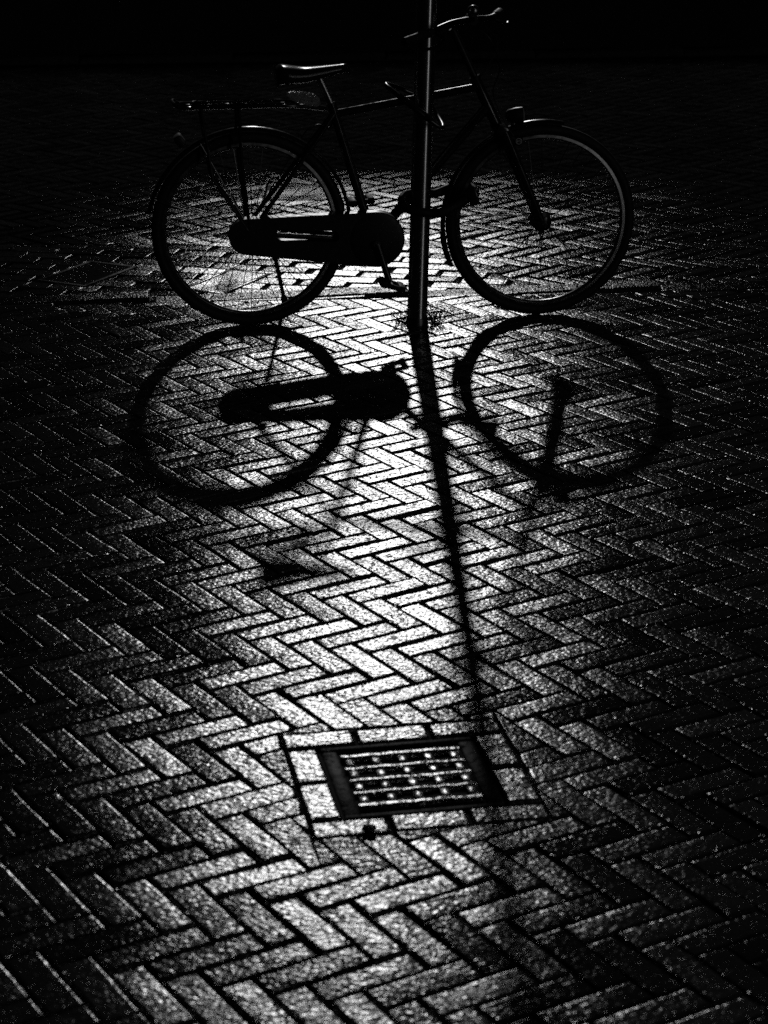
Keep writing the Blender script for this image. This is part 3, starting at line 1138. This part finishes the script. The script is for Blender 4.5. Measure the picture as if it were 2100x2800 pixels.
# kickstand on the far side
mb = MB()
mb.tube([(0.085, 0.062, 0.30), (0.092, 0.075, 0.262)], 0.011, n=10)
mb.tube([(0.092, 0.075, 0.268), (0.152, 0.292, 0.020)], [0.009, 0.0075], n=10)
mb.tube([(0.150, 0.286, 0.026), (0.158, 0.308, 0.003)], [0.013, 0.014], n=10)
mb.build('kickstand', M['paint'], bike)

# lamps
mb = MB()
lc = Vector((0.978, 0, 0.748))
vs, fs = [], []
prof_l = [(-0.034, 0.014), (-0.026, 0.022), (0.0, 0.029), (0.020, 0.031), (0.026, 0.031)]
mb.lathe([(r, s) for s, r in prof_l], n=20, c=lc, axis='x')
mb.box(lc + Vector((-0.01, 0, -0.03)), (0.014, 0.012, 0.04), bev=0.003)
hl = mb.build('headlight', M['plastic'], bike)
mb = MB()
mb.lathe([(0.028, 0.0262), (0.026, 0.030), (0.012, 0.033), (0.001, 0.034)], n=20, c=lc, axis='x')
mb.build('lens', M['glass'], hl)
mb = MB()
mb.box((-0.245, 0, 0.690), (0.032, 0.07, 0.042), rot=Matrix.Rotation(R_(-35), 3, 'Y'), bev=0.008)
mb.build('tail_light', M['plastic'], bike)

# front rim brake with its round maker's mark
for s in (1, -1):
    mb = MB()
    mb.lathe([(0.004, s * 0.020), (0.017, s * 0.022), (0.018, s * 0.050), (0.013, s * 0.056), (0.003, s * 0.0565)], n=18, c=(0.982, 0, 0.664))
    mb.tube([(0.982, s * 0.045, 0.664), (0.938, s * 0.056, 0.682)], 0.009, n=8)
    br = mb.build('rim_brake', M['plastic'], bike)
mb = MB()
ec = Vector((0.982, -0.0575, 0.664))
mb.tube([ec + Vector((0.0105 * math.cos(a), 0, 0.0105 * math.sin(a))) for a in np.linspace(0, 2 * math.pi, 25)[:-1]], 0.0008, n=5, closed=True)
mb.tube([ec + Vector(p) for p in ((-0.0062, 0, -0.004), (-0.0048, 0, 0.0035), (-0.0012, 0, 0.0038), (-0.0012, 0, -0.002), (-0.001, 0, 0.0036), (0.003, 0, 0.0042), (0.0042, 0, -0.0035), (0.0062, 0, -0.003))], 0.0009, n=5)
mb.build('round_emblem', M['mark'], br)

# cables
for pts in (
    [(0.79, -0.08, 1.09), (0.86, -0.10, 1.04), (0.905, -0.06, 0.93), (0.89, -0.025, 0.84), (0.925, -0.03, 0.75), (0.965, -0.04, 0.68)],
    [(0.86, 0.08, 1.08), (0.92, 0.05, 1.00), (0.86, 0.03, 0.90), (0.80, 0.018, 0.855), (0.55, 0.018, 0.815), (0.34, 0.018, 0.765), (0.30, 0.02, 0.72), (0.255, -0.01, 0.735), (0.215, -0.02, 0.72), (0.19, -0.02, 0.69)],
):
    mb = MB()
    mb.tube(smooth_path(pts, 8), 0.0026, n=7)
    mb.build('brake_cable', M['plastic'], bike)


# ------------------------------------------------------------------ things hung on the bicycle
def wl(p):
    """bicycle-local point to world"""
    x, y, z = p
    c, s = math.cos(BANG), math.sin(BANG)
    return Vector((BO.x + x * c - y * s, BO.y + x * s + y * c, z))


def pole_at(z):
    return Vector((PB[0] + lean * z, PB[1], z))


# a straight bar lock hooked round pole and top tube
mb = MB()
lock = tag(empty('bar_lock', pole_at(0.80)), 'slanting steel lock hooked round the pole and the top tube', 'bike lock')
L0 = lock.location
loop = [wl((0.520, 0.030, 0.865)), wl((0.500, -0.02, 0.872)), wl((0.520, -0.075, 0.855)), wl((0.590, -0.135, 0.800)), wl((0.660, -0.150, 0.748)), wl((0.690, -0.120, 0.735)), wl((0.690, 0.0, 0.755)), wl((0.66, 0.06, 0.80)), wl((0.58, 0.065, 0.84))]
mb.tube([p - L0 for p in smooth_path(loop, 6, closed=True)], 0.0085, n=12, closed=True)
mb.build('shackle', M['dark_steel'], lock)
mb = MB()
q0_, q1_ = wl((0.535, -0.100, 0.845)) - L0, wl((0.645, -0.153, 0.762)) - L0
mb.tube([q0_, q1_], 0.0125, n=14)
mb.build('lock_body', M['paint'], lock)

# heavy chain lock from the pole to the front wheel
ch = tag(empty('chain_lock', pole_at(0.45)), 'thick sleeved chain lock looped from the pole to the front wheel', 'bike lock')
L1 = ch.location
pl = pole_at(0.44)
loop = [wl((0.80, -0.055, 0.462)), wl((0.757, -0.06, 0.438)), wl((0.69, -0.09, 0.418)), pl + Vector((0.02, -0.058, -0.012)), pl + Vector((-0.045, -0.046, 0.0)), pl + Vector((-0.068, 0.0, 0.022)),
        pl + Vector((-0.045, 0.047, 0.035)), pl + Vector((0.02, 0.060, 0.036)), wl((0.69, 0.02, 0.466)), wl((0.76, 0.05, 0.482)), wl((0.80, 0.058, 0.488)), wl((0.825, 0.03, 0.484)), wl((0.828, -0.03, 0.470))]
mb = MB()
mb.tube([p - L1 for p in smooth_path(loop, 6, closed=True)], 0.0165, n=12, closed=True)
mb.build('chain_sleeve', M['rubber'], ch)
mb = MB()
mb.box(wl((0.812, -0.066, 0.470)) - L1, (0.038, 0.034, 0.066), rot=Matrix.Rotation(R_(-20), 3, 'Y'), bev=0.008)
mb.build('padlock', M['paint'], ch)

# crumpled clear plastic bag stuffed under the saddle
import bmesh
bm = bmesh.new()
bmesh.ops.create_icosphere(bm, subdivisions=5, radius=1.0)
from mathutils import noise as mnoise
for v_ in bm.verts:
    p = v_.co.copy()
    x = p.x
    k = 0.55 + 0.45 * (x + 1) / 2
    q = Vector((p.x * 1.2, p.y * 1.6, p.z * 1.6 + p.x * 0.9))
    f1 = 1 - 2 * abs(mnoise.noise(q * 2.0 + Vector((3, 0, 0))))
    f2 = 1 - 2 * abs(mnoise.noise(q * 4.3 + Vector((0, 7, 0))))
    f3 = 1 - 2 * abs(mnoise.noise(q * 8.5 + Vector((0, 0, 5))))
    sc_ = 0.72 + 0.34 * f1 + 0.24 * f2 + 0.12 * f3
    v_.co = Vector((p.x * 0.064, p.y * 0.042 * k * sc_, p.z * 0.026 * k * sc_ - 0.004 * x ** 2 + (0.012 * (-x - 0.3) if x < -0.3 else 0)))
bm.verts.ensure_lookup_table()
me = bpy.data.meshes.new('plastic_bag')
bm.to_mesh(me)
bm.free()
me.shade_smooth()
me.materials.append(M['bag'])
bag = bpy.data.objects.new('plastic_bag', me)
C.objects.link(bag)
bag.location = wl((0.200, -0.02, 0.832))
bag.rotation_euler = (0, R_(12), BANG)
tag(bag, 'crumpled clear plastic bag stuffed under the bicycle saddle', 'plastic bag')

# ------------------------------------------------------------------ unseen shade blocks added well beyond the road: the low sun stands over the roof
# of a narrow one between two taller ones, so its roof shades the far part of the road and the tall ones shade the sides.
HY, HH = 45.0, 12.38
GAPL, GAPR = -2.05, 0.85  # gap set so the added tall blocks darken the left and right sides


def shade_block(x0, x1, storeys, H, label):
    cx = (x0 + x1) / 2
    sh = (H - 0.6) / storeys
    t = tag(empty('shade_block', (cx, HY, 0.03)), label, 'shade_block')
    m_ = MB()
    m_.box((0, 4.6, H / 2 - 0.12), (x1 - x0, 9.0, H))
    m_.build('wall', M['wall'], t, smooth=False)
    m_ = MB()
    m_.box((0, 4.55, H + 0.0), (x1 - x0, 9.3, 0.24))
    m_.build('roof', M['trim'], t, smooth=False)
    n = max(2, int((x1 - x0) // 3.2)) if x1 - x0 > 4 else 1
    for fl in range(storeys):
        for k in range(n):
            x = -(x1 - x0) / 2 + (k + 0.5) * (x1 - x0) / n
            if fl == 0 and k == n // 2:
                m_ = MB()
                m_.box((x, 0.06, 1.08), (0.98, 0.10, 2.15))
                m_.build('door', M['trim'], t, smooth=False)
                continue
            z = 1.65 + fl * sh
            m_ = MB()
            for s in (-1, 1):
                m_.box((x + s * 0.62, 0.065, z), (0.08, 0.10, 1.46))
                m_.box((x, 0.065, z + s * 0.77), (1.32, 0.10, 0.08))
            wf = m_.build('window', M['trim'], t, smooth=False)
            m_ = MB()
            m_.box((x, 0.09, z), (1.16, 0.05, 1.46))
            m_.build('pane', M['window'], wf, smooth=False)


shade_block(GAPL - 18.0, GAPL, 7, 21.6, 'unseen tall block added across the road to shade the rear wheel side')
shade_block(GAPL + 0.004, GAPR - 0.004, 4, HH - 0.15, 'unseen low block added across the road, its roof shading the far part')
shade_block(GAPR, GAPR + 18.0, 7, 21.6, 'unseen tall block added across the road to shade the front wheel side')
